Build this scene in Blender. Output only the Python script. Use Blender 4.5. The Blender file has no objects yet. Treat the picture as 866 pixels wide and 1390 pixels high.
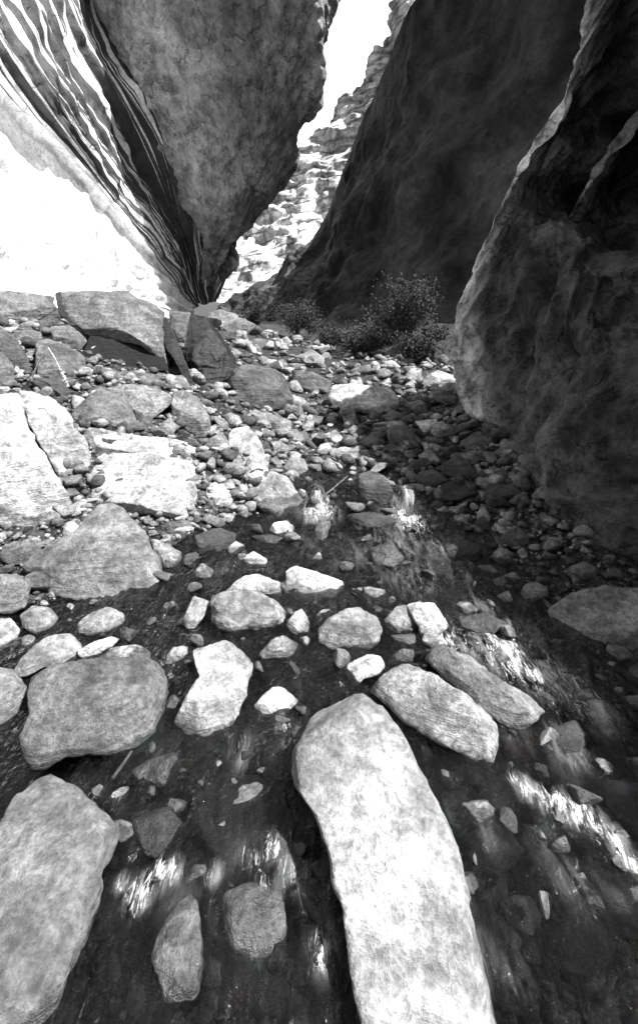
import bpy, math, random
import numpy as np
from mathutils import Vector
R = math.radians
# ------------------------------------------------------------------ camera
CAM_Z, PITCH, FPX, PCX, PCY = 1.4, R(20), 578.0, 433.0, 650.0     # photo pixels (866 x 1390)
scene = bpy.context.scene
cd = bpy.data.cameras.new('camera'); cam = bpy.data.objects.new('camera', cd)
scene.collection.objects.link(cam); scene.camera = cam
cam.location = (0, 0, CAM_Z); cam.rotation_euler = (math.pi/2 - PITCH, 0, 0)
cd.sensor_fit = 'VERTICAL'; cd.sensor_height = 24.0
cd.lens = FPX/1390*24.0
cd.shift_y = -(1390/2 - PCY)/1390
cd.clip_start = 0.05; cd.clip_end = 500
# ------------------------------------------------------------------ world + sun
SUN_DIR = Vector((0.516, -0.148, 0.843)).normalized()
SUN_EL = math.asin(SUN_DIR.z); SUN_AZ = math.atan2(SUN_DIR.x, SUN_DIR.y)
w = bpy.data.worlds.new('World'); scene.world = w; w.use_nodes = True
nt = w.node_tree; nt.nodes.clear()
sky = nt.nodes.new('ShaderNodeTexSky'); sky.sky_type = 'NISHITA'; sky.sun_disc = False
sky.sun_elevation = SUN_EL; sky.sun_rotation = SUN_AZ; sky.dust_density = 3.0
bw = nt.nodes.new('ShaderNodeRGBToBW')
# added brightness in the sky ahead, made up to turn the slot white
tc = nt.nodes.new('ShaderNodeTexCoord'); dt = nt.nodes.new('ShaderNodeVectorMath'); dt.operation = 'DOT_PRODUCT'
dt.inputs[1].default_value = Vector((0.02, 0.90, 0.43)).normalized(); nt.links.new(tc.outputs['Generated'], dt.inputs[0])
cn = nt.nodes.new('ShaderNodeTexNoise'); cn.inputs['Scale'].default_value = 3.0; cn.inputs['Detail'].default_value = 5; nt.links.new(tc.outputs['Generated'], cn.inputs['Vector'])
ad = nt.nodes.new('ShaderNodeMath'); ad.operation = 'MULTIPLY_ADD'; nt.links.new(cn.outputs[0], ad.inputs[0]); ad.inputs[1].default_value = .25; nt.links.new(dt.outputs['Value'], ad.inputs[2])
mr = nt.nodes.new('ShaderNodeMapRange'); mr.interpolation_type = 'SMOOTHSTEP'; nt.links.new(ad.outputs[0], mr.inputs[0])
mr.inputs[1].default_value = .92; mr.inputs[2].default_value = 1.06; mr.inputs[3].default_value = 1.0; mr.inputs[4].default_value = 7.0
ml_ = nt.nodes.new('ShaderNodeMath'); ml_.operation = 'MULTIPLY'; nt.links.new(mr.outputs[0], ml_.inputs[1]); nt.links.new(bw.outputs[0], ml_.inputs[0])
bg = nt.nodes.new('ShaderNodeBackground'); wo = nt.nodes.new('ShaderNodeOutputWorld')
nt.links.new(sky.outputs[0], bw.inputs[0]); nt.links.new(ml_.outputs[0], bg.inputs[0]); nt.links.new(bg.outputs[0], wo.inputs[0])
bg.inputs[1].default_value = 0.05
sl = bpy.data.lights.new('sun', 'SUN'); sl.energy = 5.0; sl.angle = R(0.5); sl.color = (1, 1, 1)
so = bpy.data.objects.new('sun', sl); scene.collection.objects.link(so)
so.rotation_euler = SUN_DIR.to_track_quat('Z', 'Y').to_euler(); so.location = (6, 0, 12)
vs = scene.view_settings
vs.view_transform = 'Standard'; vs.look = 'None'; vs.gamma = 1; vs.use_curve_mapping = False
vs.exposure = 1.45
scene.cycles.max_bounces = 8; scene.cycles.diffuse_bounces = 3; scene.cycles.transparent_max_bounces = 12
scene.cycles.use_denoising = True
# ------------------------------------------------------------------ numeric helpers
rng = np.random.default_rng(7); random.seed(7)
cp, sp = math.cos(PITCH), math.sin(PITCH)
CAM = np.array([0, 0, CAM_Z])
def ray(px, py):
    a, b = (px-PCX)/FPX, (PCY-py)/FPX
    return np.array([a, cp + b*sp, -sp + b*cp])          # depth along the axis = 1
def P(px, py, Y):
    r = ray(px, py); return CAM + r*(Y/r[1])
def pix(p):
    d = np.asarray(p, float) - CAM
    f = d[..., 1]*cp - d[..., 2]*sp; u = d[..., 1]*sp + d[..., 2]*cp
    return PCX + FPX*d[..., 0]/f, PCY - FPX*u/f, f
def hash3(i, j, k, s):
    h = (i*374761393 + j*668265263 + k*2147483647 + s*974634777) & 0xffffffff
    h = ((h ^ (h >> 13))*1274126177) & 0xffffffff
    h = ((h ^ (h >> 15))*2246822519) & 0xffffffff
    return ((h ^ (h >> 16)) & 0xffff)/65535.0*2 - 1
def vnoise(p, s=0):
    p = np.asarray(p, float); f = np.floor(p); t = p - f; i = f.astype(np.int64); t = t*t*t*(t*(t*6-15)+10)
    x, y, z = i[..., 0], i[..., 1], i[..., 2]; out = 0
    for a in (0, 1):
        wa = t[..., 0] if a else 1-t[..., 0]
        for b in (0, 1):
            wb = t[..., 1] if b else 1-t[..., 1]
            for c in (0, 1):
                wc = t[..., 2] if c else 1-t[..., 2]
                out = out + wa*wb*wc*hash3(x+a, y+b, z+c, s)
    return out
def fbm(p, o=4, s=0, g=0.5):
    p = np.asarray(p, float); a, r = 1.0, 0
    for k in range(o):
        r = r + a*vnoise(p, s+k); p = p*2.03 + 11.7; a *= g
    return r
def ridge(p, o=4, s=0):
    p = np.asarray(p, float); a, r = 1.0, 0
    for k in range(o):
        r = r + a*(1-2*np.abs(vnoise(p, s+k))); p = p*2.07 + 5.1; a *= 0.5
    return r
ZY = [-3, 0, 1.2, 2.0, 2.4, 2.8, 3.0, 3.12, 3.6, 4, 5, 7, 10, 15, 20, 30, 60]
ZZ = [-.06, -.04, -.02, .0, .02, .07, .09, .21, .25, .30, .45, .72, 1.0, 1.28, 1.42, 1.9, 3.5]
def water_z(y): return np.interp(y, ZY, ZZ)
def ground(x, y, fine=True):
    x = np.asarray(x, float); y = np.asarray(y, float)
    xl = np.interp(y, [-2, 0, 1, 2, 2.6, 3, 5, 8, 14, 25], [-.7, -.6, -.62, -.85, -.6, -.15, -.15, -1, -3, -5.5])
    xr = np.interp(y, [-2, 0, 1, 2, 3, 5, 8, 14, 25], [1.4, 1.3, 1.25, .75, .55, .75, 1.2, 0, -5])
    ml = np.interp(y, [0, 1.5, 2.5, 4, 6, 10, 16], [.10, .14, .32, .47, .42, .3, .25])
    mr = np.interp(y, [0, 1.5, 3, 6, 12], [.25, .25, .22, .15, .2])
    dep = np.interp(y, [0, 2.6, 3.2, 3.8], [.13, .11, .06, -.02])
    z = water_z(y) - dep
    z = z + 1.25*np.tanh(ml*np.maximum(xl-x, 0)/1.25) + mr*np.minimum(np.maximum(x-xr, 0), 3)
    if fine:
        q = np.stack([x, y, 0*x], -1)
        z = z + .035*fbm(q*1.7, 3, 3) + .012*fbm(q*9, 2, 9)
    return z
def top_z(x, y):
    g = float(ground(x, y, False)); return max(g, float(water_z(y))-.015) if y < 3.4 else g
def hit(px, py, tmax=40):
    r = ray(px, py); t = .4; last = t
    while t < tmax:
        p = CAM + r*t
        if p[2] < top_z(p[0], p[1]):
            lo, hi = last, t
            for _ in range(14):
                m = (lo+hi)/2; p = CAM + r*m
                if p[2] < top_z(p[0], p[1]): hi = m
                else: lo = m
            return CAM + r*hi
        last = t; t *= 1.02
    return CAM + r*tmax
# ------------------------------------------------------------------ object helpers
col = scene.collection
def mesh_obj(name, V, F, mat, smooth=True, parent=None, uv=None):
    me = bpy.data.meshes.new(name)
    V = np.asarray(V, np.float32); F = np.asarray(F, np.int32)
    n = F.shape[1]
    me.vertices.add(len(V)); me.vertices.foreach_set('co', V.ravel())
    me.loops.add(F.size); me.loops.foreach_set('vertex_index', F.ravel())
    me.polygons.add(len(F)); me.polygons.foreach_set('loop_start', np.arange(0, F.size, n, dtype=np.int32))
    me.polygons.foreach_set('loop_total', np.full(len(F), n, np.int32))
    me.update(calc_edges=True); me.validate()
    if smooth: me.polygons.foreach_set('use_smooth', np.ones(len(me.polygons), bool))
    if uv is not None:
        l = me.uv_layers.new(name='UVMap'); li = np.empty(len(me.loops), np.int32); me.loops.foreach_get('vertex_index', li)
        l.data.foreach_set('uv', np.asarray(uv, np.float32)[li].ravel())
    if mat: me.materials.append(mat)
    o = bpy.data.objects.new(name, me); col.objects.link(o)
    if parent: o.parent = parent
    return o
def tag(o, label=None, cat=None, group=None, kind=None):
    if label: o['label'] = label
    if cat: o['category'] = cat
    if group: o['group'] = group
    if kind: o['kind'] = kind
    return o
def grid_faces(n, m, wrap=False):
    i = np.arange(n-1)[:, None]; j = np.arange(m if wrap else m-1)[None, :]; k = (j+1) % m
    a = i*m+j; b = i*m+k; c = (i+1)*m+k; d = (i+1)*m+j
    return np.stack([a+0*b, b, c, d], -1).reshape(-1, 4)
# ------------------------------------------------------------------ materials
class N:
    def __init__(s, name):
        s.m = bpy.data.materials.new(name); s.m.use_nodes = True; s.t = s.m.node_tree; s.t.nodes.clear()
        s.out = s.t.nodes.new('ShaderNodeOutputMaterial')
    def n(s, typ, inp=None, **kw):
        x = s.t.nodes.new(typ)
        for k, v in kw.items(): setattr(x, k, v)
        for k, v in (inp or {}).items():
            if isinstance(v, bpy.types.NodeSocket): s.t.links.new(v, x.inputs[k])
            else: x.inputs[k].default_value = v
        return x
    def math(s, op, a, b=0.0, c=None):
        d = {0: a, 1: b}
        if c is not None: d[2] = c
        return s.n('ShaderNodeMath', d, operation=op).outputs[0]
    def mapr(s, v, a, b, c, d):
        return s.n('ShaderNodeMapRange', {0: v, 1: a, 2: b, 3: c, 4: d}, interpolation_type='SMOOTHSTEP').outputs[0]
    def noise(s, vec, sc, det=4, ro=.55, dist=0.0):
        return s.n('ShaderNodeTexNoise', {'Vector': vec, 'Scale': sc, 'Detail': det, 'Roughness': ro, 'Distortion': dist}).outputs[0]
    def mapping(s, vec, sc):
        return s.n('ShaderNodeMapping', {0: vec, 'Scale': sc}).outputs[0]
def grey(s, v):
    return s.n('ShaderNodeCombineColor', {0: v, 1: v, 2: v}).outputs[0]
def finish(s, val, rough, height, bump, dist, spec=.3):
    b = s.n('ShaderNodeBump', {'Height': height, 'Strength': bump, 'Distance': dist})
    p = s.n('ShaderNodeBsdfPrincipled', {'Base Color': grey(s, val), 'Roughness': rough, 'Normal': b.outputs[0], 'Specular IOR Level': spec})
    s.t.links.new(p.outputs[0], s.out.inputs[0]); return p
def rock_material():
    # object colour: R = tone (albedo), G = wetness, B = height of the wet line (world z, /4 + .5), A = grain scale
    s = N('weathered_stone')
    oi = s.n('ShaderNodeObjectInfo'); c = s.n('ShaderNodeSeparateColor', {0: oi.outputs['Color']})
    tone, wet, wz = s.math('MULTIPLY', c.outputs[0], s.math('ADD', s.math('MULTIPLY', c.outputs[0], .50), .36)), c.outputs[1], c.outputs[2]
    g = s.n('ShaderNodeNewGeometry'); pos = g.outputs['Position']
    isl = g.outputs['Random Per Island']; stf = s.math('SUBTRACT', 1, oi.outputs['Alpha'])       # loose gravel: every stone its own shade
    tone = s.math('MULTIPLY', tone, s.math('ADD', 1, s.math('MULTIPLY', stf, s.mapr(isl, 0, 1, -.65, .9))))
    rnd = oi.outputs['Random']
    off0 = s.n('ShaderNodeVectorMath', {0: pos, 1: s.math('MULTIPLY', rnd, 37)}, operation='ADD').outputs[0]
    off = s.n('ShaderNodeVectorMath', {0: off0, 'Scale': s.mapr(s.math('FRACT', s.math('MULTIPLY', rnd, 7.3)), 0, 1, .65, 1.7)}, operation='SCALE').outputs[0]
    rot = s.n('ShaderNodeCombineXYZ', {0: s.math('MULTIPLY', rnd, 9), 1: s.math('MULTIPLY', rnd, 23), 2: s.math('MULTIPLY', rnd, 51)}).outputs[0]
    bed = s.noise(s.n('ShaderNodeMapping', {0: off, 'Rotation': rot, 'Scale': (2.5, 3.5, 30)}).outputs[0], 1.0, 5, .65, .25)
    n1 = s.noise(off, 5, 5, .6, .4); n2 = s.noise(off, 26, 6, .7, .3); n3 = s.noise(off, 110, 3, .7)
    v = s.math('MULTIPLY', tone, s.mapr(n1, .32, .68, .52, 1.36))
    v = s.math('MULTIPLY', v, s.mapr(n2, .3, .7, .5, 1.42))
    v = s.math('MULTIPLY', v, s.mapr(n3, .3, .7, .72, 1.2))
    bam = s.mapr(s.math('FRACT', s.math('MULTIPLY', rnd, 13.7)), 0, 1, .0, .22)
    v = s.math('MULTIPLY', v, s.math('ADD', 1, s.math('MULTIPLY', bam, s.mapr(bed, .35, .65, -1, .8))))
    vein = s.mapr(s.math('ABSOLUTE', s.math('SUBTRACT', bed, .60)), 0, .012, .5, 0)
    v = s.math('ADD', v, s.math('MULTIPLY', s.math('MULTIPLY', vein, bam), tone))
    lich = s.mapr(s.noise(off, 11, 4, .6, 1.0), .60, .66, 0, 1)                # pale lichen patches
    v = s.math('ADD', v, s.math('MULTIPLY', lich, s.math('MULTIPLY', tone, .45)))
    z = s.n('ShaderNodeSeparateXYZ', {0: pos}).outputs[2]
    wl = s.math('MULTIPLY', s.math('SUBTRACT', wz, .5), 4)
    z2 = s.math('ADD', z, s.math('MULTIPLY', s.math('SUBTRACT', n2, .5), .06))
    wm = s.mapr(s.math('SUBTRACT', z2, wl), -.012, .018, 1, 0)
    wm = s.math('MAXIMUM', wm, wet)
    v = s.math('MULTIPLY', v, s.mapr(wm, 0, 1, 1, .42))
    v = s.math('MINIMUM', v, .88)
    h = s.math('ADD', s.math('MULTIPLY', n1, .6), s.math('ADD', s.math('MULTIPLY', n2, .35), s.math('MULTIPLY', n3, .10)))
    h = s.math('ADD', h, s.math('MULTIPLY', bed, .45))
    rough = s.mapr(wm, 0, 1, .85, .28)
    finish(s, v, rough, h, 1.0, .045, .4); return s.m
M_ROCK = rock_material()
def ground_material():
    s = N('wet_gravel_bed'); pos = s.n('ShaderNodeNewGeometry').outputs['Position']
    vo = s.n('ShaderNodeTexVoronoi', {'Vector': pos, 'Scale': 24.0, 'Randomness': 1.0})
    vc = s.n('ShaderNodeSeparateColor', {0: vo.outputs['Color']}).outputs[0]
    vo2 = s.n('ShaderNodeTexVoronoi', {'Vector': pos, 'Scale': 60.0})
    n = s.noise(pos, 4, 5, .6)
    v = s.math('MULTIPLY', s.mapr(vc, 0, 1, .01, .06), s.mapr(n, .3, .7, .5, 1.3))
    v = s.math('MULTIPLY', v, s.mapr(vo.outputs['Distance'], 0.2, .75, 1, .35))
    h = s.math('SUBTRACT', 1, s.math('ADD', vo.outputs['Distance'], s.math('MULTIPLY', vo2.outputs['Distance'], .4)))
    finish(s, v, .55, h, 1.0, .03, .4); return s.m
M_GROUND = ground_material()
def wall_material(name, tone, lit_band=None, streak=0.0, blotch=.5, nodule=.4, scale=1.0, bump=.8, dist=.12, rough=.75, ledge=0.0):
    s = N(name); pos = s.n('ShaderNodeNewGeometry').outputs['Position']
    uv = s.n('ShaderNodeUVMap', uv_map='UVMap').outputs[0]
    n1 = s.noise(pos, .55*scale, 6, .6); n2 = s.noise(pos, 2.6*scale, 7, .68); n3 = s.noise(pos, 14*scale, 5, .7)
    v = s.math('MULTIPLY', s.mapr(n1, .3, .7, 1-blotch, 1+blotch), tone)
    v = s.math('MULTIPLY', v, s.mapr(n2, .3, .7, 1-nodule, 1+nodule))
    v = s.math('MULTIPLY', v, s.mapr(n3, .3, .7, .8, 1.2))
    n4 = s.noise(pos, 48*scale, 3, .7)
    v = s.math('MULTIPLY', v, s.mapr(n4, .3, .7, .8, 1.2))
    wv = s.n('ShaderNodeVectorMath', {0: s.mapping(pos, (1.6, 1.6, .7)), 1: s.n('ShaderNodeTexNoise', {'Vector': pos, 'Scale': 1.5*scale, 'Detail': 3}).outputs[1]}, operation='ADD').outputs[0]
    ck = s.n('ShaderNodeTexVoronoi', {'Vector': wv, 'Scale': 1.3*scale}, feature='DISTANCE_TO_EDGE').outputs[0]
    ck = s.math('MAXIMUM', s.mapr(ck, 0, .03, 0, 1), s.mapr(n2, .46, .52, 0, 1))
    v = s.math('MULTIPLY', v, s.mapr(ck, 0, 1, .72, 1))
    h = s.math('ADD', s.math('ADD', n1, s.math('MULTIPLY', ck, .25)), s.math('ADD', s.math('MULTIPLY', n2, .9), s.math('ADD', s.math('MULTIPLY', n3, .32), s.math('MULTIPLY', n4, .07))))
    if lit_band:                                    # a strip lightened in its colour to stand for sunlight, in surface coordinates
        ub = s.n('ShaderNodeSeparateXYZ', {0: uv}).outputs[lit_band[0]]
        ub = s.math('ADD', ub, s.math('MULTIPLY', s.math('SUBTRACT', n2, .5), lit_band[6]))
        up = s.mapr(ub, lit_band[1], lit_band[2], 0, 1); dn = s.mapr(ub, lit_band[3], lit_band[4], 1, 0)
        v = s.math('MULTIPLY', v, s.math('ADD', 1, s.math('MULTIPLY', s.math('MULTIPLY', up, dn), lit_band[5])))
    if streak:
        st = s.noise(s.mapping(uv, (1.5, 40, 1)), 1.0, 5, .65, .15)
        st2 = s.noise(s.mapping(uv, (2.5, 90, 1)), 1.0, 3, .6, .1)
        uvx = s.n('ShaderNodeSeparateXYZ', {0: uv})
        # varnish thickens towards the crease (uv y -> 1)
        lo = s.mapr(uvx.outputs[1], .22, .50, .22, -.015)
        dk = s.mapr(s.math('ADD', s.math('ADD', s.math('MULTIPLY', st, .75), s.math('MULTIPLY', st2, .25)), lo), .50, .55, 1, 0)
        dk = s.math('SUBTRACT', 1, dk)
        v = s.math('MULTIPLY', v, s.mapr(dk, 0, 1, .07, 1))
        h = s.math('ADD', h, s.math('MULTIPLY', st, streak))
    if ledge:
        vo = s.n('ShaderNodeTexVoronoi', {'Vector': s.mapping(pos, (.28, .3, 1.7)), 'Scale': .5, 'Randomness': 1.0}, feature='DISTANCE_TO_EDGE').outputs[0]
        e = s.mapr(vo, 0, .12, 0, 1)
        v = s.math('MULTIPLY', v, s.mapr(e, 0, 1, .5, 1)); h = s.math('ADD', h, s.math('MULTIPLY', e, ledge))
    finish(s, v, rough, h, bump, dist, .25); return s.m
def water_material():
    s = N('clear_stream_water'); pos = s.n('ShaderNodeNewGeometry').outputs['Position']
    fo = s.n('ShaderNodeAttribute', attribute_name='foam').outputs['Fac']
    m = s.mapping(pos, (26, 9, 10))
    n1 = s.noise(m, 1.0, 5, .65, 1.2); n2 = s.noise(pos, 60, 3, .6, .8)
    h = s.math('ADD', n1, s.math('MULTIPLY', n2, .22))
    b = s.n('ShaderNodeBump', {'Height': h, 'Strength': .8, 'Distance': .035})
    gl = s.n('ShaderNodeBsdfGlossy', {'Color': (1, 1, 1, 1), 'Roughness': .04, 'Normal': b.outputs[0]})
    tr = s.n('ShaderNodeBsdfTransparent', {'Color': (.30, .30, .30, 1)})
    fr = s.n('ShaderNodeFresnel', {'IOR': 1.33, 'Normal': b.outputs[0]})
    mx = s.n('ShaderNodeMixShader', {0: s.math('MINIMUM', s.math('MULTIPLY', fr.outputs[0], 1.15), 1), 1: tr.outputs[0], 2: gl.outputs[0]})
    sq = s.noise(s.mapping(pos, (30, 9, 14)), 1.0, 4, .6, 1.6)
    sqm = s.math('MULTIPLY', s.mapr(s.math('ABSOLUTE', s.math('SUBTRACT', sq, .5)), 0, .022, 1, 0), s.math('MULTIPLY', s.mapr(s.math('ADD', fo, s.math('MULTIPLY', n1, .5)), .35, .95, 0, .6), s.mapr(s.noise(pos, 38, 3, .6), .46, .6, 0, 1)))  # thin bright squiggles painted in, standing for glints on the ripples
    ft = s.noise(s.mapping(pos, (55, 15, 20)), 1.0, 6, .75, 1.2)
    fm = s.mapr(s.math('ADD', ft, s.math('MULTIPLY', fo, .30)), .66, .84, 0, .9)
    fm = s.math('MULTIPLY', fm, s.mapr(fo, .02, .3, 0, 1))
    milk = s.noise(s.mapping(pos, (17, 4.5, 8)), 1.0, 5, .6, .8)
    milk = s.math('MULTIPLY', s.mapr(milk, .42, .72, 0, .34), s.mapr(fo, .06, .6, 0, 1))
    fm = s.math('MAXIMUM', s.math('MAXIMUM', fm, sqm), milk)
    fd = s.n('ShaderNodeBsdfDiffuse', {'Color': (.55, .55, .55, 1), 'Normal': b.outputs[0]})
    mx2 = s.n('ShaderNodeMixShader', {0: fm, 1: mx.outputs[0], 2: fd.outputs[0]})
    s.t.links.new(mx2.outputs[0], s.out.inputs[0]); return s.m
M_WATER = water_material()
def plain(name, v, rough=.7, transl=0.0):
    s = N(name); pos = s.n('ShaderNodeNewGeometry').outputs['Position']
    n = s.noise(pos, 30, 4, .6)
    vv = s.math('MULTIPLY', s.mapr(n, .3, .7, .6, 1.35), v)
    finish(s, vv, rough, n, .3, .01); return s.m
M_LEAF = plain('grey_green_leaf', .045, .95); M_TWIG = plain('dry_bleached_twig', .55); M_BARK = plain('thin_bark', .08); M_FOAMW = plain('white_falling_water', .8, .4)
# ------------------------------------------------------------------ terrain
def ax(segs):
    out = []
    for a, b, st in segs: out += list(np.arange(a, b, st))
    return np.array(out + [segs[-1][1]])
gx = ax([(-60, -8, 4), (-8, -3, .15), (-3, 2.4, .03), (2.4, 6, .2), (6, 60, 4)])
gy = ax([(-40, -1, 3), (-1, .2, .2), (.2, 5, .03), (5, 14, .08), (14, 30, .4), (30, 120, 6)])
X, Y = np.meshgrid(gx, gy)
Z = ground(X, Y)
tag(mesh_obj('ground', np.stack([X, Y, Z], -1).reshape(-1, 3), grid_faces(len(gy), len(gx)), M_GROUND), 'dark gravelly canyon floor under the boulders and stream', kind='structure')
# ------------------------------------------------------------------ stream water
wx = np.arange(-1.7, 2.0, .014); wy = np.concatenate([np.arange(-.4, .3, .03), np.arange(.3, 3.75, .012)])
X, Y = np.meshgrid(wx, wy)
FOAM = [  # photo px, py, radius px, strength
    (555, 700, 34, .9), (432, 692, 26, .9), (640, 870, 40, .55), (690, 885, 45, .9), (745, 915, 45, .9), (800, 960, 40, .7), (700, 860, 35, .6), (605, 868, 22, .9), (770, 1010, 30, .5),
    (600, 735, 50, .35), (540, 735, 50, .35), (500, 755, 40, .3), (470, 765, 40, .25), (560, 780, 60, .3), (650, 830, 40, .4),
    (712, 1075, 14, 1.), (735, 1085, 14, 1.), (760, 1093, 15, 1.), (785, 1102, 15, 1.), (810, 1120, 18, 1.), (835, 1140, 16, 1.), (855, 1165, 14, .9), (700, 1060, 10, .8),
    (215, 1190, 18, .8), (190, 1215, 20, .9), (235, 1185, 14, .8), (165, 1200, 10, .7), (370, 1150, 18, .8), (350, 1165, 14, .7), (385, 985, 14, .6), (330, 1020, 25, .4),
    (395, 1180, 20, .6), (425, 1200, 20, .8), (440, 1290, 22, .8), (370, 1235, 20, .6), (290, 1190, 14, .6), (400, 1010, 25, .4), (360, 1215, 25, .45), (345, 1270, 25, .4), (650, 1300, 30, .35), (780, 1200, 40, .3), (660, 1130, 30, .3)]
foam = np.zeros(X.shape)
FOAM += [(x_, y_, 34, .22) for x_, y_ in ((620, 780), (680, 840), (720, 900), (640, 890), (790, 900), (830, 960), (700, 1000), (760, 1040), (250, 1210), (330, 1160), (400, 1140), (380, 1250), (240, 1270), (480, 740), (420, 740), (300, 770), (560, 800), (830, 1200), (700, 1330), (740, 1150), (620, 1230))]
zw0 = water_z(Y)
for fx, fy, fr, fs in FOAM:
    q = hit(fx, fy)
    r_ = CAM + ray(fx, fy)*((water_z(q[1]) - CAM_Z)/ray(fx, fy)[2])
    d = pix(r_)[2]; rad = fr/FPX*d
    foam = np.maximum(foam, fs*np.exp(-(((X-r_[0])**2 + ((Y-r_[1])*.8)**2)/(rad*rad))))
q = np.stack([X, Y, 0*X], -1)
flow = q*np.array([1.0, .55, 1]) + .12*np.stack([fbm(q*3, 2, 40), fbm(q*3, 2, 44), 0*X], -1)
Zw = zw0 + .013*fbm(flow*7, 3, 50) + .009*ridge(flow*15, 3, 60) + foam*.008*fbm(flow*14, 3, 77)
wob = mesh_obj('stream_water', np.stack([X, Y, Zw], -1).reshape(-1, 3), grid_faces(len(wy), len(wx)), M_WATER)
a = wob.data.attributes.new('foam', 'FLOAT', 'POINT'); a.data.foreach_set('value', foam.ravel().astype(np.float32))
tag(wob, 'shallow clear mountain stream running between the rocks', kind='structure')
# ------------------------------------------------------------------ canyon walls
def cr(Pts, n):                                     # Catmull-Rom along axis 0
    Pts = np.asarray(Pts, float); m = len(Pts)
    E = np.concatenate([[2*Pts[0]-Pts[1]], Pts, [2*Pts[-1]-Pts[-2]]])
    t = np.linspace(0, m-1-1e-9, n); i = t.astype(int); f = (t-i).reshape((-1,)+(1,)*(Pts.ndim-1))
    a, b, c, d = E[i], E[i+1], E[i+2], E[i+3]
    return .5*((2*b) + (-a+c)*f + (2*a-5*b+4*c-d)*f*f + (-a+3*b-3*c+d)*f**3)
def wall(name, label, ctrl, n, m, mat, disp, back, flip=False):
    """ctrl[row][col] world points; rows x cols -> smooth surface, displaced, closed with a real thickness 'back'."""
    G = cr(np.swapaxes(cr(np.array(ctrl), n), 0, 1), m); G = np.swapaxes(G, 0, 1)     # n x m x 3
    du = np.gradient(G, axis=0); dv = np.gradient(G, axis=1); nr = np.cross(du, dv)
    nr /= np.linalg.norm(nr, axis=-1, keepdims=True)+1e-9
    d_ = CAM - G; d_ /= np.linalg.norm(d_, axis=-1, keepdims=True); ax_, ay_, af_ = pix(G)
    see = (af_ > 0) & (ax_ > 0) & (ax_ < 866) & (ay_ > -50) & (ay_ < 1390)
    if not see.any(): see = np.ones(G.shape[:2], bool)
    if ((d_*nr).sum(-1)*see).sum() < 0: nr = -nr
    U, Vv = np.meshgrid(np.linspace(0, 1, m), np.linspace(0, 1, n))
    G = G + nr*disp(G, U, Vv)[..., None]
    B = G - nr*back if np.isscalar(back) else G + np.array(back)
    V = np.concatenate([G.reshape(-1, 3), B.reshape(-1, 3)]); f = grid_faces(n, m); k = n*m
    ids = np.arange(k).reshape(n, m)
    ring = np.concatenate([ids[0, :], ids[1:, -1], ids[-1, -2::-1], ids[-2:0:-1, 0]])
    r2 = np.roll(ring, -1); side = np.stack([ring, r2, r2+k, ring+k], -1)
    uv = np.stack([U, Vv], -1).reshape(-1, 2)
    o = mesh_obj(name, V, np.concatenate([f, f[:, ::-1]+k, side]), mat, uv=np.concatenate([uv, uv]))
    return tag(o, label, kind='structure')
def row(pts): return [P(*p) for p in pts]
def rowd(pts): return [P(a, b, 12.1 + (d-10)*.6 if d < 12 else d + .6) for a, b, d in pts]
# --- left wall: sunlit bowl with varnish streaks; rows fan out from the far corner, columns go from far to near
K = [row([(262, 470, 12.6), (190, 440, 9.5), (100, 430, 6.5), (-10, 430, 4.4), (-220, 430, 3.0), (-700, 430, 1.6)]),
     row([(262, 424, 12.6), (195, 395, 10.0), (100, 365, 7.4), (-30, 340, 5.2), (-260, 300, 3.5), (-800, 200, 1.9)]),
     row([(262, 420, 12.8), (205, 355, 10.8), (100, 250, 8.6), (-30, 120, 6.8), (-220, -60, 4.9), (-700, -400, 3.0)]),
     row([(264, 417, 13.0), (226, 345, 11.3), (150, 235, 9.3), (55, 95, 7.6), (-20, -30, 7.3), (-60, -90, 7.4)]),
     row([(268, 414, 13.2), (243, 330, 12.4), (190, 205, 10.9), (115, 60, 9.6), (85, -30, 9.4), (60, -90, 9.4)]),
     rowd([(276, 411, 12.8), (262, 320, 10.6), (232, 200, 8.5), (176, 95, 7.4), (115, -20, 7.3), (95, -90, 7.6)])]
K.append([p + np.array([.9, 1.6, .2])*(0.3 + .7*min(1, i_)) for i_, p in enumerate(K[-1])])
M_LEFT = wall_material('streaked_sandstone', .86, streak=.6, blotch=.15, nodule=.2, bump=.6, dist=.08)
def d_left(G, U, V):
    st = fbm(np.stack([U*2.2, V*22, 0*U], -1), 4, 5)
    return .10*st + .16*fbm(G*.8, 3, 12) + .05*fbm(G*3.1, 3, 18)
wall('left_cliff', 'tall curved cliff on the left, sunlit below and streaked with dark varnish above', K, 260, 300, M_LEFT, d_left, .5)
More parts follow.
